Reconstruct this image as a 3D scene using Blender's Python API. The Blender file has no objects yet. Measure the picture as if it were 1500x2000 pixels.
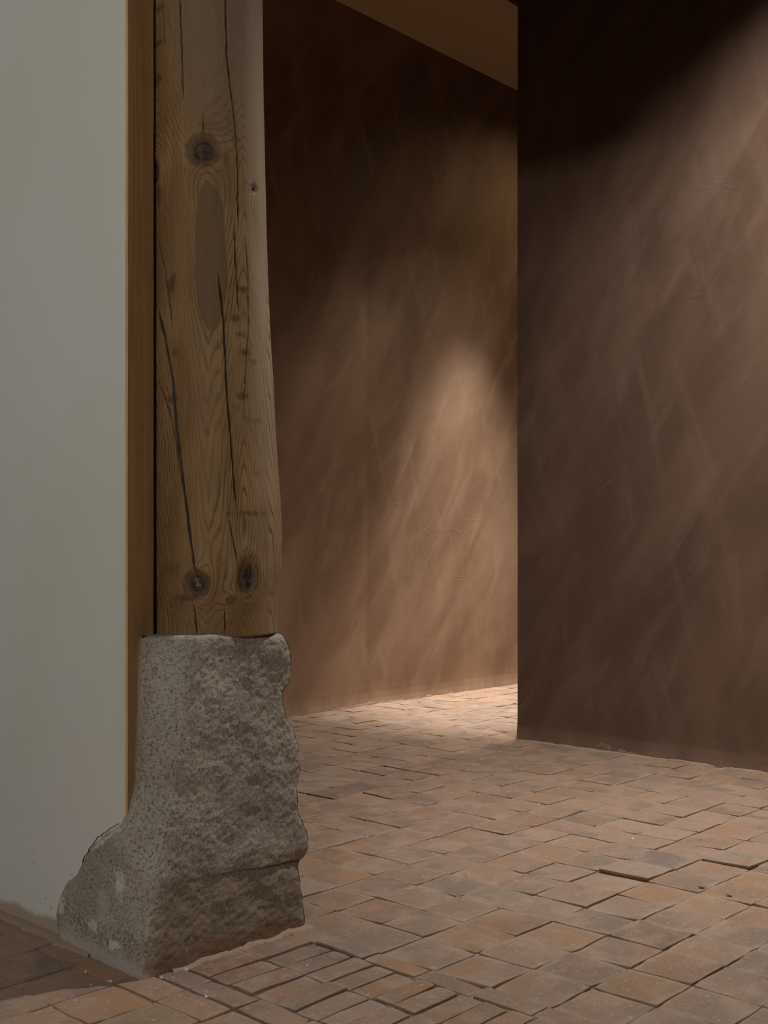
import bpy, bmesh, math, random
import numpy as np
from mathutils import Vector, noise

sc = bpy.context.scene
C = sc.collection

# ------------------------------------------------------------------ camera
F, EYE = 2249.0, 0.90                      # focal length in pixels of the 1500x2000 frame, eye height
A = math.atan2(2249, 2064)                 # room x axis measured from the camera's right
CA, SA = math.cos(A), math.sin(A)
cam = bpy.data.cameras.new('camera')
cam.lens = F / 2000 * 36; cam.sensor_width = 36; cam.sensor_fit = 'AUTO'
cam.shift_y = 73 / 2000; cam.clip_start = 0.02
co = bpy.data.objects.new('camera', cam); C.objects.link(co)
co.location = (0, 0, EYE)
co.rotation_euler = (math.pi / 2, 0, -A)
sc.camera = co

# ------------------------------------------------------------------ world, lamps, exposure
w = bpy.data.worlds.new('world'); sc.world = w; w.use_nodes = True
w.node_tree.nodes['Background'].inputs[0].default_value = (1.0, 0.93, 0.82, 1)
w.node_tree.nodes['Background'].inputs[1].default_value = 0.035
vs = sc.view_settings
vs.view_transform = 'Standard'; vs.look = 'None'; vs.gamma = 1; vs.use_curve_mapping = False
vs.exposure = 0.0

def lamp(name, kind, loc, target, watts, col, size=0.03, cone=60, blend=0.5):
    d = bpy.data.lights.new(name, kind); d.energy = watts; d.color = col
    if kind == 'SPOT':
        d.spot_size = math.radians(cone); d.spot_blend = blend; d.shadow_soft_size = size
    elif kind == 'AREA':
        d.shape = 'DISK'; d.size = size
    else:
        d.shadow_soft_size = size
    o = bpy.data.objects.new(name, d); C.objects.link(o); o.location = loc
    o.rotation_euler = (Vector(target) - Vector(loc)).to_track_quat('-Z', 'Y').to_euler()
    return o
# track spot over the paved room, two spots in the passage, gallery light behind the camera, plus two added fills
lamp('room_spot_and_fill', 'SPOT', (3.50, 1.40, 3.90), (3.66, 1.36, 0), 455, (1, .96, .89), .035, 110, 1.0)
lamp('room_spot_and_fill', 'SPOT', (3.42, 1.36, 3.90), (3.42, 1.80, 0), 195, (1, .95, .87), .04, 46, 1.0)  # added accent spot, unseen, brightens the pool on the floor
lamp('wall_spot_and_fill', 'SPOT', (5.80, 3.84, 3.92), (5.70, 3.88, 0), 1420, (1, .95, .88), .03, 47, .90)
lamp('wall_spot_and_fill', 'SPOT', (4.75, 3.92, 3.92), (4.80, 4.05, 0), 150, (1, .90, .78), .04, 46, 1.0)  # added unseen washer, brightens the left part of the back wall
lamp('passage_spot', 'SPOT', (5.90, 3.37, 3.92), (5.1, 3.72, 0), 120, (1, .94, .87), .03, 84, 1.0)
lamp('passage_spot', 'SPOT', (6.60, 3.60, 3.92), (6.1, 4.40, 0.9), 34, (1, .76, .46), .05, 128, 1.0)
lamp('gallery_light', 'AREA', (-1.55, -0.35, 2.22), (1.9, 1.9, 1.1), 41, (1, .95, .86), .18)
lamp('gallery_light', 'AREA', (-1.30, 3.50, 2.70), (1.45, 2.4, 1.2), 15, (1, 1, .96), 1.2)

# ------------------------------------------------------------------ node helpers
class NT:
    def __init__(s, name):
        s.m = bpy.data.materials.new(name); s.m.use_nodes = True
        s.t = s.m.node_tree; s.b = s.t.nodes['Principled BSDF']; s.o = s.t.nodes['Material Output']
        s.b.inputs['Specular IOR Level'].default_value = 0.3
    def n(s, typ, **kw):
        x = s.t.nodes.new(typ)
        for k, v in kw.items():
            if isinstance(v, bpy.types.NodeSocket): s.t.links.new(v, x.inputs[k])
            elif k in x.inputs.keys(): x.inputs[k].default_value = v
            else: setattr(x, k, v)
        return x
    def sock(s, x, i, v):
        if isinstance(v, bpy.types.NodeSocket): s.t.links.new(v, x.inputs[i])
        else: x.inputs[i].default_value = v
    def coord(s, scale=(1, 1, 1), rot=(0, 0, 0), src='Object', off=None):
        c = s.n('ShaderNodeTexCoord').outputs[src]
        if off is not None: c = s.vmath('ADD', c, off)
        mp = s.n('ShaderNodeMapping'); s.t.links.new(c, mp.inputs[0])
        mp.inputs['Rotation'].default_value = rot
        if tuple(rot) != (0, 0, 0):                      # turn first, stretch afterwards
            m2 = s.n('ShaderNodeMapping'); s.t.links.new(mp.outputs[0], m2.inputs[0]); mp = m2
        mp.inputs['Scale'].default_value = scale
        return mp.outputs[0]
    def vmath(s, op, a, b):
        x = s.n('ShaderNodeVectorMath', operation=op); s.sock(x, 0, a); s.sock(x, 1, b); return x.outputs[0]
    def math(s, op, a, b=0.0, c=0.0, clamp=False):
        x = s.n('ShaderNodeMath', operation=op); x.use_clamp = clamp
        s.sock(x, 0, a); s.sock(x, 1, b); s.sock(x, 2, c); return x.outputs[0]
    def noise(s, vec, scale, detail=4, rough=.55, dist=0.0):
        x = s.n('ShaderNodeTexNoise'); s.t.links.new(vec, x.inputs['Vector'])
        x.inputs['Scale'].default_value = scale; x.inputs['Detail'].default_value = detail
        x.inputs['Roughness'].default_value = rough; x.inputs['Distortion'].default_value = dist
        return x.outputs[0]
    def voro(s, vec, scale, feature='F1', out=0):
        x = s.n('ShaderNodeTexVoronoi', feature=feature); s.t.links.new(vec, x.inputs['Vector'])
        x.inputs['Scale'].default_value = scale; return x.outputs[out]
    def step(s, v, a, b, to0=0.0, to1=1.0):
        x = s.n('ShaderNodeMapRange', interpolation_type='SMOOTHSTEP'); s.sock(x, 0, v)
        x.inputs[1].default_value = a; x.inputs[2].default_value = b
        x.inputs[3].default_value = to0; x.inputs[4].default_value = to1; return x.outputs[0]
    def mix(s, f, a, b, mode='MIX'):
        x = s.n('ShaderNodeMix', data_type='RGBA', blend_type=mode); s.sock(x, 0, f)
        for i, v in ((6, a), (7, b)):
            s.sock(x, i, v if isinstance(v, bpy.types.NodeSocket) else (*v, 1) if len(v) == 3 else v)
        return x.outputs[2]
    def attr(s, name):
        return s.n('ShaderNodeAttribute', attribute_name=name).outputs['Fac']
    def xyz(s, src='Object'):
        x = s.n('ShaderNodeSeparateXYZ'); s.t.links.new(s.n('ShaderNodeTexCoord').outputs[src], x.inputs[0]); return x.outputs
    def bump(s, h, strength=.3, dist=.01, normal=None):
        x = s.n('ShaderNodeBump'); s.t.links.new(h, x.inputs['Height'])
        x.inputs['Strength'].default_value = strength; x.inputs['Distance'].default_value = dist
        if normal is not None: s.t.links.new(normal, x.inputs['Normal'])
        return x.outputs[0]
    def done(s, col, rough=.8, normal=None):
        s.sock(s.b, 'Base Color', col if isinstance(col, bpy.types.NodeSocket) else (*col, 1))
        s.sock(s.b, 'Roughness', rough)
        if normal is not None: s.t.links.new(normal, s.b.inputs['Normal'])
        return s.m

# ------------------------------------------------------------------ materials
def brown_plaster(name, base, light, dark, axis):
    t = NT(name)
    # trowel and brush strokes run on a slant, rising to the right as seen from the room
    r1 = (0, -.55, 0) if axis == 'x' else (-.55, 0, 0)
    r2 = (0, -.80, 0) if axis == 'x' else (-.80, 0, 0)
    r3 = (0, .25, 0) if axis == 'x' else (.25, 0, 0)
    def S(a, b): return (a, 1, b) if axis == 'x' else (1, a, b)
    p = t.coord()
    big = t.noise(t.coord(S(2.2, .8), r1), 1.25, 3, .5, .6)
    mid = t.noise(t.coord(S(4.6, 1.2), r1), 1.4, 4, .55, .7)
    mid2 = t.noise(t.coord(S(5.0, 1.1), r3), 1.3, 4, .55, .9)
    blot = t.noise(p, 1.7, 4, .55, .6)
    fine = t.noise(t.coord(S(60, 4), r2), 1.6, 4, .6, .3)
    mask = t.noise(p, 3.1, 2, .5, .4)
    col = t.mix(t.step(big, .36, .66), dark, base)
    col = t.mix(t.math('MULTIPLY', t.step(mid, .48, .76), .36), col, light)
    col = t.mix(t.math('MULTIPLY', t.step(mid2, .50, .78), .30), col, light)
    col = t.mix(t.math('MULTIPLY', t.step(blot, .54, .74), .40), col, dark)
    col = t.mix(t.math('MULTIPLY', t.step(fine, .56, .74), t.math('MULTIPLY', t.step(mask, .48, .64), .30)), col, light)
    z = t.xyz()[2]
    edge = t.math('ADD', z, t.math('MULTIPLY', t.math('SUBTRACT', blot, .5), .16))
    col = t.mix(t.step(edge, .09, .03, 0, .35), col, light)          # dusty, scuffed foot of the wall
    ridge = t.noise(t.coord(S(16, 1.4), r2), 1.3, 5, .6, .4)
    scr = t.noise(t.coord((1.3, 1.3, 8)), 1.6, 4, .6, .6)
    h = t.math('ADD', t.math('MULTIPLY', mid, .7), t.math('MULTIPLY', t.math('MULTIPLY', ridge, t.step(mask, .45, .6)), .30))
    h = t.math('ADD', h, t.math('MULTIPLY', t.math('MULTIPLY', t.step(scr, .675, .69), t.step(scr, .715, .70)), .22))
    h = t.math('ADD', h, t.math('MULTIPLY', blot, 1.2))
    nb = t.bump(h, .22, .012)
    nb = t.bump(t.noise(p, 80, 4, .6), .10, .003, nb)
    return t.done(col, t.step(mid, .3, .75, .60, .80), nb)

M = {}
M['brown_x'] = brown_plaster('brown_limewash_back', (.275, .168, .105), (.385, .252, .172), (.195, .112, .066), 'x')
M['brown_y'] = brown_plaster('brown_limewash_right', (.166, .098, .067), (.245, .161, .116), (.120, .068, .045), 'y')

def white_plaster():
    t = NT('white_plaster'); p = t.coord()
    n1 = t.noise(p, 1.3, 4, .55, .4); n2 = t.noise(t.coord((1, 1, .3)), 2.6, 4, .6)
    col = t.mix(t.step(n1, .35, .65), (.60, .60, .545), (.64, .63, .595))
    col = t.mix(t.step(n2, .5, .8, 0, .5), col, (.56, .555, .50))
    z = t.xyz()[2]
    n3 = t.noise(p, 9, 5, .6)
    foot = t.math('SUBTRACT', z, t.math('MULTIPLY', t.math('SUBTRACT', n3, .5), .05))
    col = t.mix(t.step(foot, .050, .030, 0, .85), col, (.36, .265, .18))     # dirt line along the floor
    sp = t.noise(p, 55, 2, .5)
    low = t.step(z, .40, .0)
    col = t.mix(t.math('MULTIPLY', t.step(sp, .69, .74), low), col, (.30, .25, .19))
    nb = t.bump(t.noise(t.coord((1, 1, .5)), 7, 5, .6), .12, .01)
    return t.done(col, .85, nb)
M['white'] = white_plaster()

def reveal():
    t = NT('brown_painted_reveal')
    st = t.noise(t.coord((130, 130, 2.2)), 1.0, 5, .6, .15); b = t.noise(t.coord((6, 6, 2)), 1.5, 4)
    col = t.mix(t.step(st, .35, .7), (.50, .292, .136), (.64, .400, .198))
    col = t.mix(t.step(b, .5, .75, 0, .5), col, (.38, .222, .098))
    return t.done(col, .7, t.bump(st, .18, .003))
M['reveal'] = reveal()

def ceiling_mat():
    t = NT('brown_ceiling'); n1 = t.noise(t.coord((1, 3, 1)), 1.6, 4)
    return t.done(t.mix(n1, (.42, .29, .17), (.52, .37, .22)), .9)
M['ceiling'] = ceiling_mat()
t_ = NT('dark_recess'); M['dark'] = t_.done((.03, .012, .008), .9)

def clay(name, island=False, tan=False):
    t = NT(name)
    if island:
        rnd = t.n('ShaderNodeNewGeometry').outputs['Random Per Island']
        r = t.n('ShaderNodeValToRGB'); t.t.links.new(rnd, r.inputs[0])
        e = r.color_ramp.elements
        e[0].color = (.30, .19, .135, 1); e[1].color = (.27, .185, .125, 1)
        for q, c in ((.3, (.33, .215, .15, 1)), (.55, (.26, .175, .13, 1)), (.8, (.34, .20, .125, 1))):
            e.new(q).color = c
        base = r.outputs[0]
    else:
        oi = t.n('ShaderNodeObjectInfo'); base = oi.outputs['Color']; rnd = oi.outputs['Random']
    off = t.n('ShaderNodeCombineXYZ'); t.sock(off, 0, t.math('MULTIPLY', rnd, 37.0)); t.sock(off, 1, t.math('MULTIPLY', rnd, 91.0))
    p = t.coord(off=off.outputs[0])
    n1 = t.noise(p, 9, 5, .6, .5); n2 = t.noise(t.coord((1, 2.4, 1), off=off.outputs[0]), 13, 5, .65, .8)
    n3 = t.noise(p, 70, 4, .6); n4 = t.noise(p, 5, 2, .5, .3)
    col = t.mix(t.step(n1, .40, .68, 0, .55), base, (.36, .25, .185))           # pale dusty wear
    n5 = t.noise(t.coord((1, 3.2, 1), off=off.outputs[0]), 26, 6, .7, 1.2)
    col = t.mix(t.step(n5, .50, .68, 0, .40), col, (.215, .135, .095))
    col = t.mix(t.step(n5, .44, .30, 0, .35), col, (.44, .335, .26))
    col = t.mix(t.step(n2, .58, .74, 0, .55), col, (.165, .125, .10))            # grey-brown fire stain
    fl = t.math('SUBTRACT', n4, t.math('MULTIPLY', t.math('SUBTRACT', n5, .5), .25))
    col = t.mix(t.step(fl, .56, .68, 0, .55), col, (.31, .165, .085))            # ochre flush
    col = t.mix(t.step(fl, .43, .33, 0, .7), col, (.185, .140, .115))            # smoky patch from the kiln
    col = t.mix(t.step(n3, .60, .70, 0, .50), col, (.50, .40, .32))
    n6 = t.noise(p, 230, 3, .7)
    col = t.mix(t.step(n6, .55, .68, 0, .55), col, (.16, .105, .078))
    col = t.mix(t.step(n6, .42, .30, 0, .50), col, (.46, .36, .28))
    if not island:
        x, y, z = t.xyz()
        e = t.math('MAXIMUM', t.math('ABSOLUTE', x), t.math('ABSOLUTE', y))
        e = t.math('ADD', e, t.math('MULTIPLY', t.math('SUBTRACT', n1, .5), .05))
        col = t.mix(t.step(e, .056, .075, 0, .45), col, (.33, .245, .185))
        col = t.mix(t.step(z, -.0035, -.007), col, (.16, .085, .05))            # raw clay down the side
    if tan: col = t.mix(.62, col, base)                                         # evener, sandier tiles
    h = t.math('ADD', t.math('MULTIPLY', n1, .5), t.math('MULTIPLY', n3, .25))
    nb = t.bump(h, .45, .004); nb = t.bump(t.noise(p, 260, 3, .6), .35, .0014, nb)
    return t.done(col, t.step(n2, .3, .7, .58, .78), nb)
M['clay'] = clay('terracotta'); M['clay_rest'] = clay('terracotta_rest', True); M['clay_tan'] = clay('sandy_terracotta', False, True)

def mortar():
    t = NT('sandy_mortar'); p = t.coord()
    n1 = t.noise(p, 14, 5, .6); n2 = t.noise(p, 180, 3, .6)
    col = t.mix(t.step(n1, .42, .62), (.17, .112, .076), (.36, .27, .205))
    col = t.mix(t.step(n2, .6, .75, 0, .5), col, (.46, .38, .31))
    x = t.xyz()[0]
    th = t.math('MULTIPLY', t.step(x, 1.445, 1.465), t.step(x, 1.84, 1.82))       # open, unfilled joints of the threshold
    col = t.mix(t.math('MULTIPLY', th, t.step(n1, .35, .55, .95, .6)), col, (.085, .052, .034))
    return t.done(col, .9, t.bump(n2, .5, .003))
M['mortar'] = mortar()

def crumbs_mat(name, a, b):
    t = NT(name); n = t.noise(t.coord(), 120, 3); return t.done(t.mix(n, a, b), .9)
M['crumb'] = crumbs_mat('white_plaster_crumb', (.55, .53, .50), (.75, .73, .70))
M['leaf'] = crumbs_mat('dry_leaf', (.05, .03, .018), (.09, .05, .03))
M['crust'] = crumbs_mat('crumbly_brown_plaster', (.15, .085, .052), (.25, .155, .10))
M['fillet'] = crumbs_mat('pale_mortar_fillet', (.26, .18, .13), (.36, .265, .20))
M['gap'] = crumbs_mat('dark_crack', (.03, .022, .016), (.05, .035, .025))

def stone_mat():
    t = NT('granite'); p = t.coord()
    n1 = t.noise(p, 6, 5, .6, .4); n2 = t.noise(p, 150, 5, .74); n3 = t.noise(p, 330, 3, .7); v = t.voro(p, 260)
    big = t.noise(p, 2.5, 3, .5)
    col = t.mix(t.step(n1, .33, .68), (.345, .297, .242), (.485, .44, .38))
    col = t.mix(t.step(n2, .49, .62, 0, .85), col, (.115, .097, .078))         # dark mica and pits
    col = t.mix(t.step(n3, .54, .66, 0, .8), col, (.56, .52, .46))             # pale feldspar grains
    col = t.mix(t.step(v, .24, .12, 0, .7), col, (.07, .058, .047))
    front, left = t.attr('front'), t.attr('left')
    grime = t.noise(t.coord((1.2, 1.2, 1)), 9, 4, .6, .5)
    col = t.mix(t.math('MULTIPLY', t.step(grime, .38, .62), t.math('MULTIPLY', front, .35)), col, (.19, .16, .125))
    z = t.xyz()[2]
    ochre = t.math('MULTIPLY', t.step(z, .24, .14), front)
    col = t.mix(t.math('MULTIPLY', ochre, t.step(n1, .3, .6, .25, .7)), col, (.20, .135, .080))
    red = t.math('MULTIPLY', t.step(t.math('SUBTRACT', z, t.math('MULTIPLY', t.math('SUBTRACT', n1, .5), .10)), .040, .022), front)
    col = t.mix(t.math('MULTIPLY', red, .8), col, (.20, .105, .065))           # clay smear along the foot
    wh = t.noise(t.coord((1, 1, .55)), 15, 5, .68, .5)
    lo = t.math('MULTIPLY', left, t.step(z, .50, .05))
    col = t.mix(t.math('MULTIPLY', t.step(wh, .56, .66, 0, .75), lo), col, (.47, .43, .38))   # lime wash left on it
    ft = t.math('MULTIPLY', left, t.step(t.math('SUBTRACT', z, t.math('MULTIPLY', t.math('SUBTRACT', n2, .5), .06)), .035, .012))
    col = t.mix(t.math('MULTIPLY', ft, .8), col, (.46, .41, .39))
    bd = t.math('MULTIPLY', left, t.step(t.math('ABSOLUTE', t.math('SUBTRACT', z, .062)), .035, .0))
    col = t.mix(t.math('MULTIPLY', bd, t.step(n2, .42, .6, 0, .7)), col, (.15, .095, .072))
    plast = t.attr('lime')
    col = t.mix(t.step(t.math('ADD', plast, t.math('MULTIPLY', t.math('SUBTRACT', t.noise(p, 48, 5, .7), .5), 2.6)), .55, .85, 0, .9), col, (.62, .58, .52))
    h = t.math('ADD', t.math('MULTIPLY', n2, .7), t.math('MULTIPLY', n3, .35))
    nb = t.bump(h, .7, .0055); nb = t.bump(t.noise(p, 30, 5, .65), .10, .02, nb)
    return t.done(col, .9, nb)
M['stone'] = stone_mat()

def wood_mat():
    t = NT('weathered_pine')
    ph = t.attr('phase'); dark = t.attr('stain'); scar = t.attr('scar'); crack = t.attr('crack'); knot = t.attr('knot'); sm = t.attr('grey'); pale = t.attr('pale')
    fib = t.noise(t.coord((160, 160, 5)), 1.0, 5, .65, .2); bl = t.noise(t.coord((7, 7, 2.4)), 1.6, 5, .6, .5)
    sp = t.noise(t.coord((1, 1, .6)), 90, 3, .6)
    ph2 = t.math('ADD', ph, t.math('MULTIPLY', t.math('SUBTRACT', fib, .5), .45))
    ph2 = t.math('ADD', ph2, t.math('MULTIPLY', t.math('SUBTRACT', t.noise(t.coord((2, 2, .8)), 7, 3, .5), .5), 1.3))
    fr = t.math('FRACT', ph2)
    line = t.math('MULTIPLY', t.step(fr, .58, .92), t.step(fr, 1.0, .95))
    lv = t.noise(t.coord((3, 3, 1.2)), 3.0, 3, .5)
    line = t.math('MULTIPLY', line, t.step(lv, .35, .62, .35, 1.0))
    line = t.math('MULTIPLY', line, t.math('SUBTRACT', 1.0, scar))
    line = t.math('MULTIPLY', line, t.math('SUBTRACT', 1.0, t.math('MULTIPLY', sm, .75)))
    line = t.math('MULTIPLY', line, t.step(bl, .25, .6, .55, 1.0))
    col = t.mix(t.step(bl, .35, .66), (.240, .138, .056), (.335, .208, .098))
    col = t.mix(t.step(fib, .42, .7, 0, .45), col, (.20, .120, .060))
    col = t.mix(t.math('MULTIPLY', sm, t.step(bl, .3, .6, .45, .95)), col, (.215, .150, .095))
    col = t.mix(t.math('MULTIPLY', pale, .9), col, (.46, .350, .255))  # weathered edge, lightened further to paint in the room spot's light
    col = t.mix(t.math('MULTIPLY', line, .80), col, (.105, .055, .023))
    col = t.mix(t.math('MULTIPLY', scar, .82), col, t.mix(fib, (.125, .073, .034), (.175, .105, .052)))
    d2 = t.step(t.math('ADD', dark, t.math('MULTIPLY', t.math('SUBTRACT', sp, .5), .9)), .22, .70)
    col = t.mix(t.math('MULTIPLY', d2, .75), col, (.085, .052, .034))
    worm = t.voro(t.coord((1, 1, .7)), 48)
    wz = t.noise(t.coord(), 5, 2)
    col = t.mix(t.math('MULTIPLY', t.step(worm, .12, .06), t.step(wz, .55, .66, 0, .7)), col, (.06, .035, .02))
    col = t.mix(t.math('MULTIPLY', knot, .85), col, (.055, .035, .024))
    col = t.mix(crack, col, (.022, .015, .010))
    dust = t.noise(t.coord((1, 1, .5)), 26, 4, .6)
    col = t.mix(t.math('MULTIPLY', t.step(dust, .70, .78, 0, .5), t.step(sp, .5, .62)), col, (.36, .30, .23))
    h = t.math('SUBTRACT', t.math('MULTIPLY', fib, .5), t.math('MULTIPLY', line, .5))
    nb = t.bump(h, .55, .004)
    return t.done(col, t.step(bl, .3, .7, .55, .72), nb)
M['wood'] = wood_mat()

def knot_mat():
    t = NT('dead_knot'); p = t.coord(); n1 = t.noise(p, 60, 5, .65); n2 = t.noise(p, 38, 4, .6, .8)
    col = t.mix(t.step(n1, .35, .65), (.040, .028, .020), (.13, .092, .062))
    col = t.mix(t.step(n2, .60, .68, 0, .8), col, (.34, .29, .24))
    return t.done(col, .85, t.bump(n1, .9, .01))
M['knot'] = knot_mat()

# ------------------------------------------------------------------ geometry helpers
def mesh_obj(name, verts, faces, mat, parent=None, smooth=False):
    me = bpy.data.meshes.new(name); me.from_pydata([tuple(v) for v in verts], [], [tuple(f) for f in faces]); me.update()
    if mat: me.materials.append(mat)
    if smooth: me.polygons.foreach_set('use_smooth', [True] * len(me.polygons))
    o = bpy.data.objects.new(name, me); C.objects.link(o)
    if parent: o.parent = parent
    return o
def fix_normals(o):
    bm = bmesh.new(); bm.from_mesh(o.data); bmesh.ops.recalc_face_normals(bm, faces=bm.faces); bm.to_mesh(o.data); bm.free()
def structure(o): o['kind'] = 'structure'; return o
def fbm(x, y, z, oc=3): return noise.fractal((x, y, z), 1.0, 2.0, oc)
def room(px, py):                                        # floor point seen at a pixel of the photograph
    Z = F * EYE / (py - 1073); X = (px - 750) * Z / F
    return X * CA + Z * SA, -X * SA + Z * CA
def on_y(px, py, y):                                     # point of the plane y = const seen at a pixel
    r = (px - 750) / F; x = y * (SA + r * CA) / (CA - r * SA); Z = x * SA + y * CA
    return x, y, EYE - (py - 1073) * Z / F
def on_x(px, py, x):
    r = (px - 750) / F; y = x * (CA - r * SA) / (SA + r * CA); Z = x * SA + y * CA
    return x, y, EYE - (py - 1073) * Z / F
def pixel(x, y, z):
    X = x * CA - y * SA; Z = x * SA + y * CA
    return (750 + F * X / Z, 1073 - F * (z - EYE) / Z) if Z > .2 else (-999, -999)

def slab(name, mat, x0, x1, y0, y1, z0, z1, face, fn=None, nu=80, nv=90, slant=0):
    """A wall as a closed box; the side named by face is a grid whose surface fn(u, z) may push out or in."""
    V, Fc = [], []
    for j in range(nv + 1):
        z = z0 + (z1 - z0) * j / nv
        for i in range(nu + 1):
            u = i / nu
            if face == '-y': x = x0 + (x1 - x0) * u; V.append((x, y0 + (fn(x, z) if fn else 0), z))
            else: y = y0 + (y1 - y0) * u; V.append((x0 + (fn(y, z) if fn else 0), y, z))
    n = nu + 1
    for j in range(nv):
        for i in range(nu): Fc.append((j*n+i, j*n+i+1, (j+1)*n+i+1, (j+1)*n+i))
    b = len(V)
    back = ((x0, y1), (x1, y1)) if face == '-y' else ((x1, y0 + slant), (x1, y1))
    V += [(*back[0], z0), (*back[1], z0), (*back[1], z1), (*back[0], z1)]
    left = [j*n for j in range(nv+1)]; right = [j*n+nu for j in range(nv+1)]
    Fc += [(b, b+1, b+2, b+3), [*left, b+3, b], [*right, b+2, b+1],
           [*range(n), b+1, b], [*(nv*n+i for i in range(n)), b+2, b+3]]
    o = mesh_obj(name, V, Fc, mat); fix_normals(o); return structure(o)

# ------------------------------------------------------------------ the setting
XW, YE = 1.4535, 2.085           # white wall plane, end of that wall
XR, YR = 4.458, 3.230            # right-hand wall plane and its far end
YB = 4.566                       # back wall plane
HC = 3.98
floor = structure(mesh_obj('floor', [(-1.5, -2.6, -.0036), (8.2, -2.6, -.0036), (8.2, 4.9, -.0036), (-1.5, 4.9, -.0036),
                                     (-1.5, -2.6, -.12), (8.2, -2.6, -.12), (8.2, 4.9, -.12), (-1.5, 4.9, -.12)],
          [(0, 1, 2, 3), (7, 6, 5, 4), (0, 4, 5, 1), (1, 5, 6, 2), (2, 6, 7, 3), (3, 7, 4, 0)], M['mortar']))

slab('wall_back', M['brown_x'], 1.73, 8.2, YB, YB + .25, -.05, 4.5, '-y',
     lambda x, z: (.020 if x < 4.847 else .016) * math.exp(-abs(x - 4.847) / .09) * (1 if z < 2.4 else max(0, 1 - (z - 2.4) / .5)) + .005 * fbm(x * .9, 3.1, z * .7)
                  - .010 * max(0, 1 - z / .12) ** 2 * (1 + fbm(x * 9, 0, 1)), 220, 110)
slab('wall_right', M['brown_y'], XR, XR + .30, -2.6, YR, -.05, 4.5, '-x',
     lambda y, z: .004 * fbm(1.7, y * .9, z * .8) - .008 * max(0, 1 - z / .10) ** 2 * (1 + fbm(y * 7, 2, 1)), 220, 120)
# white wall: its end is a brown reveal behind the post
slab('wall_left', M['white'], XW, 1.56, YE, 4.9, -.05, 4.5, '-x', lambda y, z: .002 * fbm(y * 1.3, z * 1.1, 4.2) if y > YE + .02 else 0, 90, 90, .062)
def reveal_mesh():
    V, Fc = [], []
    nz = 160
    for j in range(nz + 1):
        z = 4.5 * j / nz
        r = .0012 * fbm(1, 2, z * 45) + .0006 * fbm(3, 1, z * 130)
        e = .0035 * fbm(2, 5, z * 7) + .002 * fbm(2, 9, z * 24)
        V += [(XW - .0015 + r, YE + .004, z), (XW - .0015 + r * .6, YE - .0045, z), (1.562 + e * .5, 2.139 + e * .28, z), (1.606, 2.210, z), (1.655, 2.33, z)]
    for j in range(nz):
        for i in range(4): a = j * 5 + i; Fc.append((a, a + 1, a + 6, a + 5))
    return V, Fc
tr = structure(mesh_obj('trim_1', *reveal_mesh(), M['reveal'])); fix_normals(tr)
structure(mesh_obj('wall_inner', [(1.62, 2.32, 0), (1.62, 4.6, 0), (1.62, 4.6, 4.5), (1.62, 2.32, 4.5),
                                  (1.78, 2.32, 0), (1.78, 4.6, 0), (1.78, 4.6, 4.5), (1.78, 2.32, 4.5)],
          [(0, 1, 2, 3), (4, 7, 6, 5), (0, 3, 7, 4), (1, 5, 6, 2), (3, 2, 6, 7)], M['brown_y']))
def boxo(name, x0, x1, y0, y1, z0, z1, mat):
    v = [(x, y, z) for z in (z0, z1) for y in (y0, y1) for x in (x0, x1)]
    return mesh_obj(name, v, [(0, 2, 3, 1), (4, 5, 7, 6), (0, 1, 5, 4), (2, 6, 7, 3), (0, 4, 6, 2), (1, 3, 7, 5)], mat)
structure(boxo('ceiling', 1.73, 8.2, 3.86, 4.9, HC, HC + .2, M['ceiling']))
structure(boxo('ceiling', 1.2, 8.2, -2.6, 3.86, 4.5, 4.7, M['dark']))
structure(boxo('added_lintel', XW, 1.73, -2.6, YE, 2.47, 4.5, M['white']))       # unseen lintel over the opening, added to cut off the gallery light
structure(boxo('wall_end', 8.2, 8.4, -2.6, 4.9, 0, 4.5, M['brown_y']))
structure(boxo('wall_side', 1.73, 8.2, -2.8, -2.6, 0, 4.5, M['brown_x']))

# plaster foot of the walls
def skirting(name, mat, pts, hfn, wfn, seg=260, seed=0):
    """a lumpy run of plaster along the foot of a wall; pts: start, end, outward normal"""
    (xa, ya), (xb, yb), (nx, ny) = pts
    V, Fc = [], []
    prof = [(0, 1.0), (.35, .95), (.75, .5), (1.0, .12), (1.05, -.3)]
    for i in range(seg + 1):
        t = i / seg; x = xa + (xb - xa) * t; y = ya + (yb - ya) * t; L = math.hypot(xb - xa, yb - ya) * t
        h, wd = hfn(L), wfn(L)
        V.append((x - nx * .02, y - ny * .02, h))
        for k, (a, b) in enumerate(prof):
            jx = .22 * fbm(L * 60 + seed, k * 3.1, 1)
            V.append((x + nx * wd * (a + jx * a), y + ny * wd * (a + jx * a), h * (b + .25 * fbm(L * 75, k * 1.7 + seed, 5) * (b > 0)) if b > 0 else -.01))
    m = len(prof) + 1
    for i in range(seg):
        for k in range(m - 1): Fc.append((i*m+k, (i+1)*m+k, (i+1)*m+k+1, i*m+k+1))
    o = mesh_obj(name, V, Fc, mat, smooth=True); fix_normals(o); return structure(o)
def bumpf(L, a, b): return max(0.0, min((L - a) / .08, (b - L) / .08, 1.0))
skirting('baseboard_right', M['fillet'], ((XR, YR), (XR, -1.0), (-1, 0)),
         lambda L: .0035 + .002 * fbm(L * 16, 1, 2) + .002 * bumpf(L, .75, 2.2), lambda L: .014 + .010 * fbm(L * 9, 7, 3) + .016 * bumpf(L, .02, .75), 700, 3)
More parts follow.
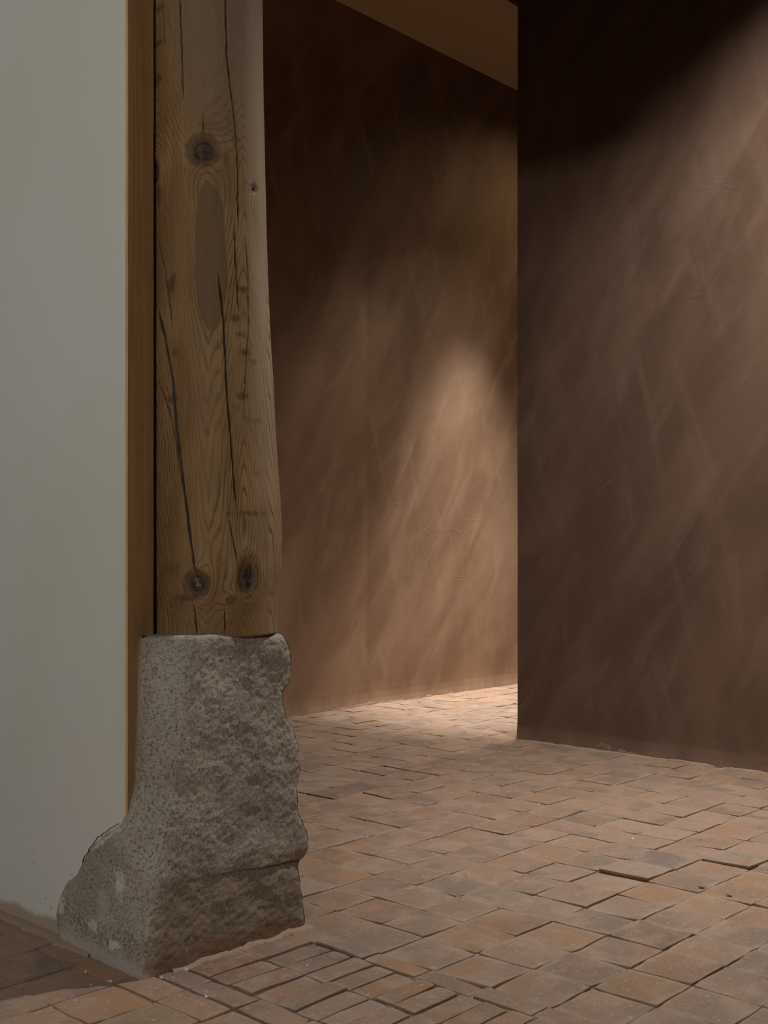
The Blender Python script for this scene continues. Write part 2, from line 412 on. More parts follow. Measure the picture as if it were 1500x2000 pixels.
skirting('baseboard_right', M['crust'], ((XR, YR - .01), (XR, YR - .66), (-1, 0)),
         lambda L: max(.003, .010 + .010 * fbm(L * 14, 1, 2) + .004 * fbm(L * 130, 1, 5) + .022 * bumpf(L, .36, .58) + .012 * bumpf(L, -.2, .14)),
         lambda L: max(.002, .007 + .004 * fbm(L * 30, 4, 3) + .002 * fbm(L * 150, 4, 3)), 900, 9)
skirting('baseboard_back', M['crust'], ((1.9, YB), (5.6, YB), (0, -1)),
         lambda L: max(.004, .012 + .014 * fbm(L * 14, 1, 6)), lambda L: .012 + .010 * fbm(L * 18, 4, 3), 500, 5)
skirting('baseboard_left', M['fillet'], ((XW, 2.20), (XW, 4.4), (-1, 0)),
         lambda L: .010 + .004 * fbm(L * 5, 1, 2), lambda L: .026 + .010 * fbm(L * 6, 7, 3), 200, 7)
skirting('baseboard_front', M['fillet'], ((1.50, 1.992), (1.90, 1.982), (0, -1)),
         lambda L: max(.002, .008 + .006 * fbm(L * 16, 1, 9)), lambda L: .012 + .009 * fbm(L * 14, 7, 3), 200, 11)

# ------------------------------------------------------------------ paving
random.seed(11)
def tile_mesh(name, wx, wy, seed, jit=.0010, nside=4, warp=.0011, chip=.0022, mat='clay'):
    rnd = random.Random(seed); pts = []
    c = [(-1, -1), (1, -1), (1, 1), (-1, 1)]; cz = [rnd.gauss(0, warp) for _ in c]; dish = rnd.gauss(.0006, .0006)
    for k in range(4):
        (ax, ay), (bx, by) = c[k], c[(k + 1) % 4]
        for i in range(nside):
            f = i / nside
            x = (ax + (bx - ax) * f) * wx / 2; y = (ay + (by - ay) * f) * wy / 2
            if i == 0: x -= math.copysign(abs(rnd.gauss(chip, chip)) * .6, x); y -= math.copysign(abs(rnd.gauss(chip, chip)) * .6, y)
            pts.append((x + rnd.gauss(0, jit), y + rnd.gauss(0, jit)))
    def zz(x, y):                                        # hand-made tiles: twisted and a little humped
        u, v = x / wx + .5, y / wy + .5
        return (cz[0] * (1-u) * (1-v) + cz[1] * u * (1-v) + cz[2] * u * v + cz[3] * (1-u) * v) + dish * (1 - (2*u-1)**2 * .8 - (2*v-1)**2 * .8)
    n = len(pts); V = [(x, y, -.034) for x, y in pts]; V += [(x, y, zz(x, y) - .0011) for x, y in pts]
    V += [(x * (1 - .0018 / wx), y * (1 - .0018 / wy), zz(x, y) + rnd.gauss(0, .0001)) for x, y in pts]
    V += [(x * .5, y * .5, zz(x * .5, y * .5) + rnd.gauss(0, .0001)) for x, y in pts]
    V.append((0, 0, zz(0, 0)))
    Fc = []
    for i in range(n):
        j = (i + 1) % n
        Fc += [(i, j, n + j, n + i), (n + i, n + j, 2 * n + j, 2 * n + i), (2 * n + i, 2 * n + j, 3 * n + j, 3 * n + i), (3 * n + i, 3 * n + j, 4 * n)]
    me = bpy.data.meshes.new(name); me.from_pydata(V, [], Fc); me.materials.append(M[mat])
    me.polygons.foreach_set('use_smooth', [True] * len(me.polygons)); me.set_sharp_from_angle(angle=math.radians(32)); me.update()
    return me
SQ = [tile_mesh('tile', .147, .147, 100 + k) for k in range(12)]
TN = [tile_mesh('tile', .147, .147, 200 + k, mat='clay_tan') for k in range(8)]
BR = [tile_mesh('brick', .147, .0615, 300 + k, .0009, 3, .0008, .002) for k in range(10)]

XS = [1.883, 2.030, 2.178, 2.327, 2.470, 2.622, 2.775, 2.930, 3.079, 3.224, 3.378, 3.522, 3.670, 3.822, 3.979, 4.130, 4.282, 4.425, 4.572, 4.70, 4.845,
      4.995, 5.145, 5.30, 5.45, 5.597, 5.745, 5.895, 6.045, 6.195, 6.345, 6.495]
YS = [-.965, -.815, -.665, -.515, -.365, -.215, -.065, .085, .235, .385, .535, .685, .835, .985, 1.137, 1.283, 1.430, 1.581, 1.737, 1.873, 2.023, 2.168, 2.316, 2.471, 2.622, 2.785, 2.937, 3.085, 3.241, 3.390, 3.533, 3.690, 3.838, 3.973,
      4.125, 4.277, 4.425, 4.556]
pal = [((.305, .190, .137), 5), ((.335, .212, .152), 4), ((.290, .195, .145), 3), ((.265, .180, .138), 2), ((.325, .190, .122), 2), ((.35, .24, .178), 2), ((.28, .165, .112), 2)]
pal_l = [c for c, k in pal for _ in range(k)]
GREY, PALE, DUSK, OCH, RED = (.165, .132, .112), (.37, .29, .23), (.205, .138, .100), (.32, .185, .095), (.27, .125, .080)
def cell(px, py):
    x, y = room(px, py)
    return max(i for i in range(len(XS)) if XS[i] <= x), max(j for j in range(len(YS)) if YS[j] <= y)
mark = {}
for (px, py), c in {(1140, 1597): GREY, (1262, 1676): GREY, (1432, 1684): (.20, .165, .145), (1210, 1703): (.30, .255, .215), (650, 1508): PALE, (698, 1496): PALE,
                    (655, 1548): DUSK, (710, 1540): DUSK, (915, 1462): PALE, (855, 1452): DUSK, (880, 1460): PALE, (1000, 1462): DUSK, (690, 1405): DUSK, (655, 1403): PALE,
                    (850, 1371): GREY, (1110, 1492): DUSK, (963, 1820): OCH, (1220, 1925): OCH, (1330, 1748): (.34, .20, .125), (905, 1532): (.31, .18, .115), (1300, 1835): (.24, .155, .115),
                    (745, 1607): (.29, .165, .112), (850, 1560): DUSK, (1350, 1770): (.34, .22, .14), (1060, 1840): (.34, .20, .125), (1250, 1885): (.29, .17, .11), (1000, 1520): (.31, .20, .14),
                    (855, 1725): (.25, .19, .155), (690, 1620): (.24, .18, .145), (1450, 1870): (.23, .175, .145), (1110, 1775): (.33, .24, .175), (960, 1755): (.30, .23, .17)}.items():
    mark[cell(px, py)] = c
lift = {cell(1210, 1703): (.007, 1.2, -1.0), cell(1262, 1676): (.004, .6, -.4), cell(1432, 1684): (.004, .5, -.5), cell(1150, 1735): (.004, .4, -.6),
        cell(1300, 1835): (.004, .8, -.2), cell(745, 1607): (.004, .7, -.3), cell(1100, 1870): (.002, .3, .2), cell(1200, 1830): (.004, .3, -.5)}
rest_V, rest_F = [], []
count = {'tile': 0, 'brick': 0}
def lay(kind, x0, x1, y0, y1, colr=None, lf=None, gap=.0022, along='x'):
    gap = max(.0008, random.gauss(gap, .0008))
    wx, wy = x1 - x0 - gap, y1 - y0 - gap
    if wx < .012 or wy < .012: return
    cx, cy = (x0 + x1) / 2 + random.gauss(0, .0008), (y0 + y1) / 2 + random.gauss(0, .0008)
    px, py = pixel(cx, cy, 0)
    seen = -70 < px < 1570 and 1300 < py < 2080
    if seen and kind == 'tile':                          # behind the stone or behind the right-hand wall
        if cx > XR + .05 and px > 1045: seen = False
        if px < 530 and cy > 2.0 and cx > 1.5: seen = False
    zc = random.gauss(0, .0009) + .0006; rx, ry = math.radians(random.gauss(0, .62)), math.radians(random.gauss(0, .62))
    if lf: zc += lf[0]; rx += math.radians(lf[1]); ry += math.radians(lf[2])
    rz = random.gauss(0, .006)
    me = random.choice((TN if cx < 1.46 else SQ) if kind == 'tile' else BR)
    bx, by = (.147, .147) if kind == 'tile' else (.147, .0615)
    flip = random.random() < .5
    turn = math.pi / 2 if along == 'y' else 0
    sx, sy = (wx / bx, wy / by) if along == 'x' else (wy / bx, wx / by)
    c = random.choice(pal_l)
    if colr: c = tuple(.3 * a + .7 * b for a, b in zip(c, colr))
    c = (c[0], c[1] * 1.02, c[2] * 1.02); k = .77 * random.gauss(1, .05)                        # paler, dustier mid-room tiles, the spot's light pool partly put into their colour
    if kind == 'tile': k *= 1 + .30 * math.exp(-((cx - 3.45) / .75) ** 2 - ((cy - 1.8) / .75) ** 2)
    if cx < 1.47: k *= 1.20
    if not colr: c = tuple(.3 * b + .7 * a for a, b in zip(c, (.303, .207, .157)))
    if seen and count[kind] < 300:
        count[kind] += 1
        o = bpy.data.objects.new(kind, me); C.objects.link(o); o.parent = floor
        o.location = (cx, cy, zc); o.scale = (sx, sy, 1)
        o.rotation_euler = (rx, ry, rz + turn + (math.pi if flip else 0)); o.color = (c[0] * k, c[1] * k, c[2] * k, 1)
    else:
        b = len(rest_V); cr, sr = math.cos(rz + turn), math.sin(rz + turn)
        for v in me.vertices:
            X, Y = v.co.x * sx, v.co.y * sy
            rest_V.append((cx + X * cr - Y * sr, cy + X * sr + Y * cr, zc + v.co.z + X * -ry + Y * rx))
        rest_F.extend([tuple(b + i for i in p.vertices) for p in me.polygons])
# square tiles of the room, nearest first
cells = sorted(((i, j) for i in range(len(XS) - 1) for j in range(len(YS) - 1)), key=lambda q: XS[q[0]] * SA + YS[q[1]] * CA)
for i, j in cells:
    x0, x1, y0, y1 = XS[i], XS[i + 1], YS[j], YS[j + 1]
    if y0 < YR - .02 and x0 > XR - .03 and x0 < XR + .3: continue
    if y0 < YR - .02 and x1 > XR: x1 = XR - .004
    if x1 - x0 < .03: continue
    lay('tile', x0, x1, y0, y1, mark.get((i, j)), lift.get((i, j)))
for j in range(len(YS) - 1):                             # course running in under the wall, behind the stone
    if YS[j] > 2.4: lay('tile', 1.785, 1.880, YS[j], YS[j + 1])
# narrow border course and the small bricks of the threshold
for a, b, c, l in ((1.887, 1.99, (.30, .24, .19), None), (1.743, 1.887, (.26, .205, .165), (.0045, .3, -.6)), (1.590, 1.741, None, None), (1.441, 1.588, (.27, .19, .15), None), (1.293, 1.439, (.29, .19, .13), None),
                   (1.143, 1.291, None, None), (.995, 1.141, None, None), (.845, .993, None, None), (.695, .843, None, None), (.545, .693, None, None)):
    lay('brick', 1.828, 1.884, a, b, c, l, along='y')
CUT = [2.012, 1.978, 1.903, 1.836, 1.769, 1.702, 1.641, 1.577, 1.523, 1.462, 1.402, 1.341, 1.281, 1.221, 1.16, 1.10, 1.04, .98, .92, .86, .80, .74, .68, .62, .56]
RB = {1: [(.22, .15, .125), RED, (.23, .14, .10), (.29, .185, .14), (.28, .19, .14), (.25, .19, .15), (.33, .25, .19), (.31, .24, .19)],
      2: [(.24, .18, .15), (.29, .145, .085), (.185, .145, .125), (.145, .115, .105), (.29, .185, .14), (.26, .18, .13), (.32, .19, .125), (.27, .175, .11), (.27, .18, .125), (.30, .185, .115), (.29, .175, .115)]}
for n, (xa, xb) in enumerate(((1.532, 1.680), (1.682, 1.827))):
    for k in range(len(CUT) - 1):
        c = RB[n + 1][k] if k < len(RB[n + 1]) else None
        lay('brick', xa + random.gauss(0, .003), xb + random.gauss(0, .003), CUT[k + 1], CUT[k], c, (random.gauss(0, .0012), random.gauss(0, .5), 0), gap=.0052)
Y1 = [2.0, 1.887, 1.738, 1.588, 1.44, 1.295, 1.15, 1.0, .85, .70, .55]
for k in range(len(Y1) - 1):
    lay('brick', 1.462, 1.531, Y1[k + 1], Y1[k], [(.26, .17, .135), (.29, .20, .15), (.25, .15, .105), None][min(k, 3)], gap=.0050, along='y')
# tan paving of the gallery in front of the wall
TAN = [(.330, .252, .165), (.300, .232, .150), (.335, .260, .172), (.31, .240, .158)]
YT = [3.8, 3.655, 3.505, 3.355, 3.205, 3.055, 2.91, 2.765, 2.62, 2.475, 2.328, 2.178, 2.026, 1.887, 1.739, 1.588, 1.44, 1.295, 1.15, 1.0, .85, .7, .55, .4, .25, .1]
for k in range(len(YT) - 1):
    lay('tile', 1.380, XW + .004 if YT[k + 1] < 2.1 else XW - .002, YT[k + 1], YT[k], random.choice(TAN))
    for q in range(11):
        xx = 1.380 - .1495 * q
        lay('tile', xx - .1495, xx, YT[k + 1] + .004 * math.sin(k + q), YT[k] + .004 * math.sin(k - 1 + q), random.choice(TAN))
rest = mesh_obj('tile_field', rest_V, rest_F, M['clay_rest'], floor); rest['kind'] = 'stuff'

# ------------------------------------------------------------------ stone base of the post
def interp(tab, z):
    if z <= tab[0][0]: return tab[0][1]
    for (a, p), (b, q) in zip(tab, tab[1:]):
        if z <= b:
            f = (z - a) / (b - a); return p + (q - p) * f
    return tab[-1][1]
YF = 1.990
right_px = [(562, 1241), (571, 1266), (575, 1308), (571, 1335), (560, 1351), (561, 1380), (566, 1403), (582, 1435), (589, 1466), (593, 1512), (587, 1538), (587, 1582), (595, 1603), (606, 1629),
            (608, 1656), (603, 1672), (592, 1693), (590, 1709), (593, 1740), (597, 1770), (600, 1812)]
RT = sorted((on_y(px, py, YF)[2], on_y(px, py, YF)[0]) for px, py in right_px)
corner_px = [(369, 1250), (366, 1320), (361, 1390), (354, 1465), (346, 1534), (326, 1618), (307, 1724), (286, 1830), (277, 1910)]
CT = sorted((on_y(px, py, YF)[2], on_y(px, py, YF)[0]) for px, py in corner_px)
left_hi = [(279, 1236), (275, 1300), (273, 1380), (269, 1440), (267, 1500), (267, 1523), (258, 1565), (247, 1599)]
left_lo = [(230, 1612), (201, 1629), (176, 1652), (160, 1679), (146, 1708), (128, 1722), (114, 1747), (107, 1781), (109, 1808), (116, 1838)]
LX = sorted([(on_y(px, py, YE - .006)[2], on_y(px, py, YE - .006)[0]) for px, py in left_hi] + [(z, XW - .006) for z in (-.03, .1, .2, .28)])
LY = sorted([(on_x(px, py, XW)[2], on_x(px, py, XW)[1]) for px, py in left_lo] + [(.34, YE - .004), (.9, YE - .004)])
ZT = .712
def ledge(z, x):                       # depth of the set-back under the overhang
    zl = .182 - .018 * (x - 1.6) / .3 + .004 * fbm(x * 14, 2, 2)
    s = max(0, min(1, (x - 1.52) / .26))
    d = zl - z
    k = max(0, min(1, (d + .002) / .005)); k = k * k * (3 - 2 * k)
    bul = .005 * math.exp(-((z - zl - .03) / .035) ** 2)
    return s * (k * (.015 * math.exp(-max(0, d) / .018) - .003) - bul)
def stone():
    NZ, NL, NF, NR, NT_ = 330, 80, 150, 26, 16
    V, Fc, fr, le, li = [], [], [], [], []
    rows = [-.03 + (ZT + .03) * j / NZ for j in range(NZ + 1)]
    ring = None
    for z in rows:
        xl, yl = interp(LX, z), interp(LY, z); xc, xr = interp(CT, z), interp(RT, z)
        flare = max(0, min(1, (.345 - z) / .04))
        rad = .012 + .05 * max(0, min(1, (z - .12) / .4))
        # polyline: left end on the wall -> corner -> right end -> back
        P = []
        lx, ly = xc - xl, YF - yl; Ll = math.hypot(lx, ly)
        Lf = xr - xc
        rl = min(rad, Ll * .6, Lf * .4)
        def bez(a, b, c, f): return ((1-f)**2 * a[0] + 2*f*(1-f) * b[0] + f*f * c[0], (1-f)**2 * a[1] + 2*f*(1-f) * b[1] + f*f * c[1])
        a0 = (xc - lx / Ll * rl, YF - ly / Ll * rl); a2 = (xc + rl, YF)
        def path(s):                                   # s in 0..2: 0 left end, 1 corner, 2 right end
            if s < 1:
                d = s * Ll
                if d < Ll - rl:
                    q = d / (Ll - rl); x, y = xl + (a0[0] - xl) * q, yl + (a0[1] - yl) * q
                    if flare > 0:                        # the foot swells out in front of the wall
                        tgt = XW - .013 * min(1, d / .035) + .006 * max(0, 1 - d / .02)
                        m = max(0, min(1, (y - YE + .075) / .07)); m = m * m * (3 - 2 * m) * flare
                        x += (min(x, tgt) - x) * m if d > .02 else (tgt - x) * m
                    return (x, y)
                return bez(a0, (xc, YF), a2, .5 * (d - Ll + rl) / rl)
            d = (s - 1) * Lf
            if d < rl: return bez(a0, (xc, YF), a2, .5 + .5 * d / rl)
            return (xc + d, YF)
        for i in range(NL): P.append((*path(i / NL), 0.0, 1.0))
        for i in range(NF + 1): P.append((*path(1 + i / NF), 1.0, 0.0))
        rr = .022
        for i in range(1, NR + 1):                      # round the right-hand end and run to the back
            f = i / NR; P.append((xr - .002 * f, YF + .30 * f, 1.0, 0.0))
        P.append((xl + .07, YF + .305, 0, 0)); P.insert(0, (xl + .035, yl + .07, 0, 1.0))
        n = len(P)
        for i, (x, y, ff, ll) in enumerate(P):
            # outward direction
            if i == 0 or i >= n - 2: dx = dy = 0
            else:
                tx, ty = P[i+1][0] - P[i-1][0], P[i+1][1] - P[i-1][1]; L = math.hypot(tx, ty) or 1; dx, dy = ty / L, -tx / L
            isf = max(0, min(1, (i - NL - 2) / 18)) if i <= NL + NF else 1
            yy = y + (ledge(z, x) * (1 if i <= NL + NF + 1 else max(0, 1 - (i - NL - NF - 1) / 8)) if i > NL * .6 and i < n - 2 else 0)
            # round the right-hand arris
            e = (xr - x)
            if ff and i <= NL + NF + 1 and e < rr: yy += rr - math.sqrt(max(0, rr * rr - (rr - e) ** 2))
            am = .55 if ll else 1.0
            edge = min(1, i / 12)
            d = (.0065 * fbm(x * 8, y * 8, z * 8) + 0.0016 * fbm(x * 26 + 5, y * 26, z * 26) + .0016 * fbm(x * 75, y * 75 + 3, z * 75)) * am * edge
            d *= .6 + .4 * min(1, max(0, z / .08)) if z < .08 else 1
            # top edge rolls over
            tz = (ZT - z)
            rt = .012 + .010 * max(0, min(1, (x - 1.66) / .14))
            if tz < rt: d -= rt - math.sqrt(max(0, rt * rt - (rt - tz) ** 2))
            V.append((x + dx * d, yy + dy * d, z + (.004 * fbm(x * 12, 8, 1) if tz < .03 else 0) - (.010 * max(0, (x - 1.62) / .2) * (z / ZT) ** 8)))
            fr.append(max(0, min(1, (i - NL + 6) / 22))); le.append(1 - fr[-1])
            pxl = pixel(x, y, z)
            li.append(max(.55 * max(0, 1 - i / 12) * (1 if z < .36 and i < 20 else 0), math.exp(-((pxl[0] - 181) / 14) ** 2 - ((pxl[1] - 1812) / 26) ** 2), .9 * math.exp(-((pxl[0] - 222) / 17) ** 2 - ((pxl[1] - 1848) / 14) ** 2),
                          .9 * math.exp(-((pxl[0] - 233) / 14) ** 2 - ((pxl[1] - 1725) / 50) ** 2), math.exp(-((pxl[0] - 120) / 12) ** 2 - ((pxl[1] - 1760) / 40) ** 2),
                          .95 * math.exp(-((pxl[0] - 205) / 45) ** 2 - ((pxl[1] - 1640 - (205 - pxl[0]) * .8) / 9) ** 2)))
    n = len(V) // (NZ + 1)
    for j in range(NZ):
        for i in range(n - 1): Fc.append((j*n+i, j*n+i+1, (j+1)*n+i+1, (j+1)*n+i))
        Fc.append((j*n+n-1, j*n, (j+1)*n, (j+1)*n+n-1))
    top = NZ * n; c0 = len(V)
    V.append((1.70, 2.16, ZT - .018)); fr.append(1); le.append(0); li.append(0)
    for i in range(n): Fc.append((top + i, top + (i + 1) % n, c0))
    o = mesh_obj('stone_plinth', V, Fc, M['stone'], smooth=True)
    for nm, arr in (('front', fr), ('left', le), ('lime', li)):
        a = o.data.attributes.new(nm, 'FLOAT', 'POINT'); a.data.foreach_set('value', arr)
    fix_normals(o)
    return o
st = stone()
st['label'] = 'rough grey granite block flaring at the foot, carrying the wooden post on the tiled floor'; st['category'] = 'stone base'

# ------------------------------------------------------------------ timber post
PC0 = (1.727, 2.129)                                    # post centre
Zc = PC0[0] * SA + PC0[1] * CA
UNIT = Zc / F                                           # metres per photograph pixel at the post
right_edge = [(0, 517), (150, 518), (300, 521), (450, 525), (560, 529), (650, 533), (800, 541), (920, 548), (990, 553), (1060, 555), (1110, 554), (1160, 549), (1200, 546), (1260, 545)]
left_edge = [(0, 293), (200, 294), (400, 296), (600, 298), (900, 300), (1100, 300), (1260, 300)]
KN = [(403, 305, 27, 27, 1.0), (309, 336, 10, 24, 1.0), (391, 1140, 20, 24, 1.0), (484, 1126, 17, 33, .9), (499, 361, 7, 11, .6), (456, 1172, 12, 9, .6)]
CR = [([(318, 468), (330, 530), (342, 620), (346, 645)], 1.6), ([(318, 600), (335, 690), (345, 745), (352, 840), (362, 920), (371, 985), (380, 1060), (387, 1105), (393, 1128)], 2.6),
      ([(359, -60), (359, 0), (363, 110), (365, 210)], 1.2), ([(443, -60), (443, 0), (446, 120), (453, 180), (461, 250), (466, 330), (466, 400), (467, 447)], 1.7),
      ([(459, 440), (462, 520), (466, 580), (468, 625)], 1.7), ([(430, 535), (440, 630), (444, 720), (447, 780), (451, 830), (455, 885), (460, 955), (465, 1005)], 1.9),
      ([(447, 1000), (455, 1040), (462, 1080), (466, 1105)], 1.1), ([(480, 455), (485, 540), (487, 640), (482, 710), (478, 800)], 1.0), ([(384, 1168), (388, 1200), (392, 1250)], 1.5),
      ([(441, 1178), (443, 1215), (443, 1250)], 1.8), ([(338, 418), (320, 462)], 1.0), ([(317, 740), (338, 800), (352, 870), (361, 940)], 1.3), ([(333, 100), (327, 30), (322, -60)], 1.0), ([(403, 232), (402, 262), (404, 280)], 1.5)]
ST = [(345, 560, 10, 26, .8), (475, 566, 14, 8, .7), (462, 625, 9, 10, .8), (470, 655, 13, 8, .6), (478, 690, 18, 9, .7), (496, 705, 20, 8, .5), (474, 775, 16, 10, .8), (346, 782, 12, 14, .8),
      (322, 18, 14, 12, .6), (318, 85, 16, 9, .7), (315, 155, 16, 14, .8), (348, 690, 9, 16, .6), (490, 1003, 60, 9, .55), (450, 900, 20, 14, .35), (500, 925, 40, 12, .35), (495, 820, 30, 14, .4), (420, 290, 60, 60, .12),
      (315, 380, 16, 28, .7), (345, 1110, 26, 24, .5), (375, 1165, 34, 10, .7), (330, 1030, 20, 22, .4), (350, 1180, 30, 16, .4), (385, 1215, 14, 14, .4), (465, 800, 14, 14, .5), (340, 1000, 12, 40, .35), (410, 1060, 9, 6, .6),
      (462, 275, 12, 12, .5), (403, 262, 14, 18, .4)]
def post():
    NV, NU = 440, 300
    v0, v1 = 1242.0, -420.0
    vs_ = np.linspace(v0, v1, NV)
    fr_n = 250
    s = np.linspace(-1, 1, fr_n)
    phi = np.concatenate([np.arcsin(s * .999), np.linspace(math.radians(92), math.radians(268), NU - fr_n)])
    le = np.interp(vs_, [q[0] for q in left_edge], [q[1] for q in left_edge]); re = np.interp(vs_, [q[0] for q in right_edge], [q[1] for q in right_edge])
    k = np.hanning(15); k /= k.sum()
    re = np.convolve(np.pad(re, 7, 'edge'), k, 'valid')
    cu, ru = (le + re) / 2, (re - le) / 2
    U = cu[:, None] + ru[:, None] * np.where(np.cos(phi) > 0, np.sin(phi), np.sign(np.sin(phi)) * (2 - np.abs(np.sin(phi))))[None, :]
    Vv = np.repeat(vs_[:, None], NU, 1)
    # growth rings: level lines of this field; valleys at u=410, crests at u=478, flowing round the knots
    hx = [230, 300, 345, 385, 410, 440, 478, 500, 520, 560, 640]; hy = [1750, 1150, 640, 170, 0, 130, 480, 250, -60, -560, -1500]
    uu = np.arange(200, 660, 1.0); hh = np.interp(uu, hx, hy); g = np.hanning(25); g /= g.sum(); hh = np.convolve(np.pad(hh, 12, 'edge'), g, 'valid')
    hh = hh + np.array([70 * noise.noise((u * .07, 3.3, 0)) + 20 * noise.noise((u * .21, 7.3, 0)) for u in uu])
    flat = np.interp(Vv, [-420, 120, 330, 620], [.35, .45, .75, 1.0])
    wob = np.array([[noise.noise((u * .02, v * .006, 1.5)) for u in U[j, ::4]] for j, v in enumerate(vs_)])
    wob = np.array([np.interp(np.arange(NU), np.arange(0, NU, 4), r) for r in wob])
    Pp = Vv + flat * np.interp(U, uu, hh) + 70 * wob
    dk = np.zeros_like(U); kn = np.zeros_like(U); carve = np.zeros_like(U)
    for (a, b, ra, rb, amt) in KN:
        d2 = ((U - a) / ra) ** 2 + ((Vv - b) / rb) ** 2
        Pp += 260 * amt * np.exp(-d2 / 3.2) * np.sign(-.5 if b > 800 else 1)
        kn = np.maximum(kn, np.clip(1.35 - d2, 0, 1) * amt)
        carve += .010 * amt * np.clip(1.1 - d2, 0, 1) - .0035 * np.exp(-((np.sqrt(d2) - 1.5) / .5) ** 2) * (amt > .8)
        dk = np.maximum(dk, .55 * np.exp(-((np.sqrt(d2) - 1.15) / .25) ** 2) * amt)
    for (a, b, ra, rb, amt) in ST:
        dk = np.maximum(dk, amt * np.exp(-((U - a) / ra) ** 2 - ((Vv - b) / rb) ** 2))
    cr = np.zeros_like(U)
    for pts, wd in CR:
        ys = [q[1] for q in pts]; xs = [q[0] for q in pts]
        if ys[0] > ys[-1]: ys, xs = ys[::-1], xs[::-1]
        xc = np.interp(vs_, ys, xs) + np.array([1.3 * noise.noise((v * .06, xs[0], 0)) for v in vs_])
        ins = ((vs_ >= ys[0]) & (vs_ <= ys[-1])).astype(float)
        tap = np.clip(np.minimum(vs_ - ys[0], ys[-1] - vs_) / 30, .25, 1) * ins
        wv = wd * np.array([.75 + .5 * noise.noise((v * .03, xs[0] * .7, 3)) for v in vs_]) * np.maximum(tap, .01)
        d = np.abs(U - xc[:, None]) / np.maximum(wv[:, None], .05)
        m = np.exp(-(d / .95) ** 2) * ins[:, None]
        cr = np.maximum(cr, np.clip(m * 1.5, 0, 1)); carve += .007 * m * tap[:, None]
    sd = np.sqrt((np.abs(U - 416 - (Vv - 500) * .02) / (28 - np.clip((Vv - 560) * .13, 0, 12) + 2.5 * wob * 4)) ** 2 + np.abs((Vv - 510) / 142) ** 5)
    scar = np.clip((1.0 - sd) / .10 + .5, 0, 1)
    grey = np.clip(np.interp(Vv, [-420, 100, 250, 330], [1, 1, .55, 0]) * np.clip((U - 335 - (Vv > 100) * (Vv - 100) * .25) / 20, 0, 1), 0, 1)
    pale = np.interp(U, [478, 512, 560], [0, .9, 1]) * np.interp(Vv, [300, 700, 1000], [1, .8, .25])  # weathered right side, with light painted onto the post's edge
    carve += .0022 * scar
    cx, cy = PC0; L = math.hypot(cx, cy); nx, ny = -cx / L, -cy / L; tx, ty = -ny, nx
    if tx * CA - ty * SA < 0: tx, ty = -tx, -ty
    VV = []
    cosp, sinp = np.cos(phi), np.sin(phi)
    for j in range(NV):
        r = ru[j] * UNIT; off = (cu[j] - 422) * UNIT
        z = EYE + (1073 - vs_[j]) * (Zc - .10) / F
        for i in range(NU):
            lump = .0035 * fbm(sinp[i] * 1.3, cosp[i] * 1.3, z * 2.2) + .0008 * fbm(sinp[i] * 7, cosp[i] * 7, z * 9)
            lump *= .35 + .65 * abs(cosp[i])
            rr = r + lump - carve[j, i] * max(.25, cosp[i] if cosp[i] > 0 else .25)
            VV.append((cx + off * tx + rr * (cosp[i] * nx + sinp[i] * tx), cy + off * ty + rr * (cosp[i] * ny + sinp[i] * ty), z))
    Fc = []
    for j in range(NV - 1):
        for i in range(NU):
            a = j * NU + i; b = j * NU + (i + 1) % NU; Fc.append((a, b, b + NU, a + NU))
    Fc.append(tuple(range(NU))); Fc.append(tuple(range((NV - 1) * NU, NV * NU)))
    o = mesh_obj('shaft', VV, Fc, M['wood'], smooth=True)
    for nm, arr in (('phase', Pp / 54.0), ('stain', dk), ('knot', kn), ('crack', cr), ('scar', scar), ('grey', grey), ('pale', pale)):
        at = o.data.attributes.new(nm, 'FLOAT', 'POINT'); at.data.foreach_set('value', arr.astype(np.float32).ravel())
    fix_normals(o)
    def surf(u, v, inset=0.0):
        c_ = float(np.interp(v, vs_[::-1], cu[::-1])); r_ = float(np.interp(v, vs_[::-1], ru[::-1]))
        sn = max(-1, min(1, (u - c_) / r_)); cs = math.sqrt(1 - sn * sn); rr = r_ * UNIT - inset; off = (c_ - 422) * UNIT
        return Vector((cx + off * tx + rr * (cs * nx + sn * tx), cy + off * ty + rr * (cs * ny + sn * ty), EYE + (1073 - v) * (Zc - .10) / F))
    return o, surf
shaft, surf = post()
pst = bpy.data.objects.new('timber_post', None); C.objects.link(pst)
pst.location = (PC0[0], PC0[1], .706); bpy.context.view_layer.update()
shaft.parent = pst; shaft.matrix_parent_inverse = pst.matrix_world.inverted()
pst['label'] = 'old round pine post with cracks and knots standing on the granite block'; pst['category'] = 'post'
def knot_plug(u, v, ru, rv, seed, lab):
    """ragged dead knot sitting in its socket"""
    NR_, NA = 7, 26; V, Fc = [], []
    V.append(surf(u, v, .004 - .005 * 0))
    for r in range(1, NR_ + 1):
        f = r / NR_
        for a in range(NA):
            th = 2 * math.pi * a / NA
            rr = f * (.92 + .13 * fbm(math.cos(th) * 1.6 + seed, math.sin(th) * 1.6, f))
            ins = .0035 + .0045 * fbm(math.cos(th) * f * 3 + seed * 3, math.sin(th) * f * 3, 2.2) + (.008 * max(0, f - .8) / .2)
            V.append(surf(u + ru * rr * math.cos(th), v + rv * rr * math.sin(th), ins))
    for a in range(NA): Fc.append((0, 1 + a, 1 + (a + 1) % NA))
    for r in range(NR_ - 1):
        for a in range(NA):
            b = 1 + r * NA + a; c = 1 + r * NA + (a + 1) % NA; Fc.append((b, c, c + NA, b + NA))
    o = mesh_obj('knot', V, Fc, M['knot'], pst, smooth=True); o.matrix_parent_inverse = pst.matrix_world.inverted(); o['label'] = lab; fix_normals(o); return o
knot_plug(404, 305, 23, 23, 1, 'round dark knot with a pale cracked centre')
